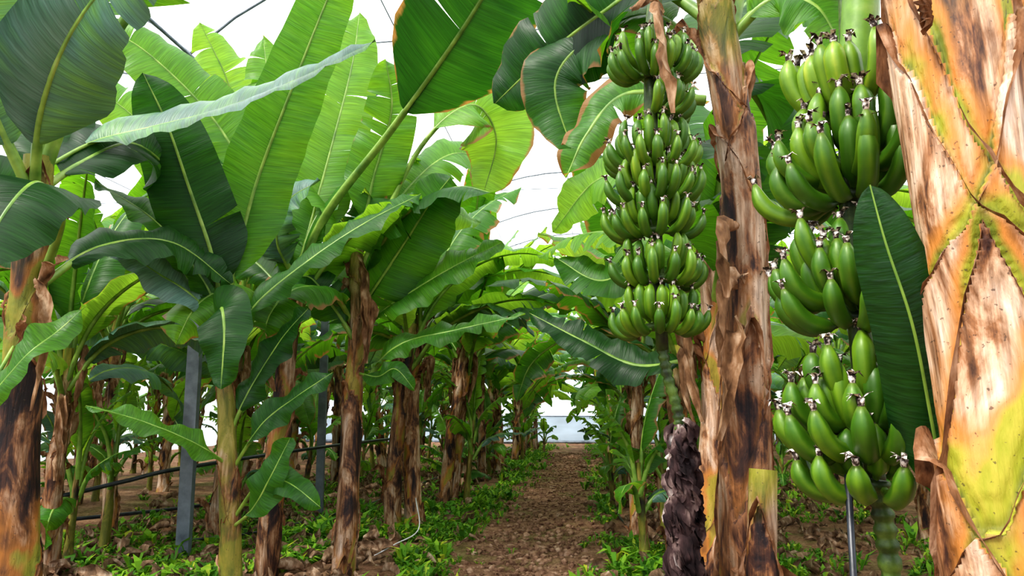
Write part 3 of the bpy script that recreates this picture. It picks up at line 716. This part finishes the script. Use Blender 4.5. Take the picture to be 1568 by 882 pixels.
P=cat(S2,50);tube(mb,P,lambda t:.034-.012*t,10,2)
zz=[(2.46,.17,-1.6,1.7,18),(2.31,.16,-.5,1.1,10),(2.105,.17,-1.9,1.75,18),(1.975,.165,-1.2,1.7,18),(1.845,.165,-1.9,1.7,18),(1.665,.16,-1.3,1.75,18),(1.49,.15,-1.7,1.75,18)]
for k,(z,L,az,arc,n) in enumerate(zz):
    hand(mb,(.53+(.015 if z>2.4 else 0),2.45,z),az,arc,n,L*1.08,.0188,900+k,r0=.055,tone=.46,lo=-.35,hi=1.6)
P=cat([(.54,2.45,1.42),(.555,2.45,1.32),(.585,2.45,1.2),(.59,2.45,1.12)],30)
tube(mb,P,lambda t:.019+.004*math.sin(t*70),10,2)
mb.obj('banana_bunch',[M_ban,M_tip,M_stalk],(.53,2.45,2.0))
mb=MB();r=random.Random(8)
P=cat([(.59,2.45,1.16),(.59,2.45,.95),(.585,2.45,.7),(.575,2.45,.5),(.57,2.45,.34)],60);T=tangs(P);rows=[]
for i,p in enumerate(P):
    t=i/60;rr=.018+.022*min(1,t*5)+.026*math.sin(t*3)*t
    if t>.9: rr*=1-(t-.9)*6
    row_=[]
    for j in range(24):
        a=2*math.pi*j/24
        f=rr*(1+.32*noise.noise(V((math.cos(a)*2.2,math.sin(a)*2.2,t*15)))+.2*noise.noise(V((math.cos(a)*6,math.sin(a)*6,t*45))))
        row_.append(mb.a((p.x+math.cos(a)*f,p.y+math.sin(a)*f,p.z),(j/24,t)))
    rows.append(row_)
mb.grid(rows,0,True)
for k in range(150):
    t=r.random();i=int(t*57);a=r.random()*6.28;o=V((math.cos(a),math.sin(a),0));b=P[i]+o*(.030+.016*t)
    dryleaf(mb,[b-o*.01+V((0,0,.01)),b+o*.014+V((0,0,-.01)),b+o*.010+V((0,0,-.05)),b+o*.022+V((0,0,-.07))],.035,r.random(),mat=0,n=6)
mb.obj('withered_banana_blossom',[M_bud],(.59,2.45,1.16))
mb=MB()
dryleaf(mb,[(.56,2.36,2.68),(.545,2.28,2.66),(.55,2.24,2.5),(.56,2.23,2.35),(.565,2.23,2.22)],.055,3,mat=0)
dryleaf(mb,[(.58,2.40,2.70),(.50,2.32,2.72),(.44,2.30,2.66)],.04,6,mat=0)
mb.obj('dry_bract',[M_dry],(.56,2.36,2.68))

mb=MB()
S1=[(1.0,1.75,2.75),(.97,1.75,2.45),(.937,1.75,2.05),(.905,1.75,1.76),(.895,1.75,1.245),(.903,1.75,1.02)]
P=cat(S1,50);tube(mb,P,lambda t:.043-.02*t,12,2)
gp=cat([(1.02,1.76,2.9),(.985,1.735,2.45),(.945,1.735,2.1),(.93,1.74,1.97)],20);tube(mb,gp,lambda t:.052-.006*t,14,3)
D=math.radians
zz=[(1.97,.22,-150,60,8,.74),(1.83,.24,-120,80,12,.50),(1.755,.24,-150,85,14,.44),(1.50,.22,-135,80,14,.46),(1.43,.215,-115,80,12,.42),(1.19,.215,-105,80,12,.44),(1.12,.21,-140,80,14,.42),(1.02,.17,-150,75,10,.42)]
for k,(z,L,az,arc,n,tone) in enumerate(zz):
    t=(2.05-z)/1.03;x=.93-.035*min(1,t*1.5)
    hand(mb,(x,1.75,z),D(az),D(arc),n,L,.0255,950+k,r0=.055,tone=tone,lo=-.35 if k else .9,hi=1.5)
P=cat([(.903,1.75,1.03),(.915,1.75,.9),(.92,1.75,.75),(.93,1.75,.5),(.93,1.75,.35)],60)
tube(mb,P,lambda t:.022+.006*(math.sin(t*90)>0),10,2)
mb.obj('banana_bunch',[M_ban,M_tip,M_stalk,M_stalkg],(.9,1.75,1.7))
mb=MB();tube(mb,[(.80,1.68,1.05),(.79,1.69,.5),(.78,1.7,-.02)],.008,8);mb.obj('support_stake',[M_hose],(.78,1.7,0))

# ------------------------------------------------------------------ light, camera
w=bpy.data.worlds.new('sky');sc.world=w;w.use_nodes=True
nt=w.node_tree;q=NT(nt);bg=nt.nodes['Background']
tc=q.n('ShaderNodeTexCoord');sx=q.n('ShaderNodeSeparateXYZ');q.l(tc.outputs['Generated'],sx.inputs[0])
q.l(q.ramp(sx.outputs[2],[(0,(.62,.68,.75)),(.12,(.80,.86,.92)),(.5,(.95,.98,1.)),(1,(1,1,1))]),bg.inputs[0])
q.l(q.mr(sx.outputs[2],0.,.55,1.05,2.8),bg.inputs[1])
def sun(rx,rz,e,col,ang):
    l=bpy.data.lights.new('sun','SUN');l.energy=e;l.color=col;l.angle=math.radians(ang)
    o=bpy.data.objects.new('sun',l);o.rotation_euler=(math.radians(rx),0,math.radians(rz));o.location=(0,0,12);bpy.context.collection.objects.link(o)
sun(40,-50,5.2,(1,.95,.86),8)
cd=bpy.data.cameras.new('camera');cd.lens=24;cd.sensor_width=36
co=bpy.data.objects.new('camera',cd);co.location=(0,0,1.2);co.rotation_euler=(math.radians(100.2),0,0)
bpy.context.collection.objects.link(co);sc.camera=co
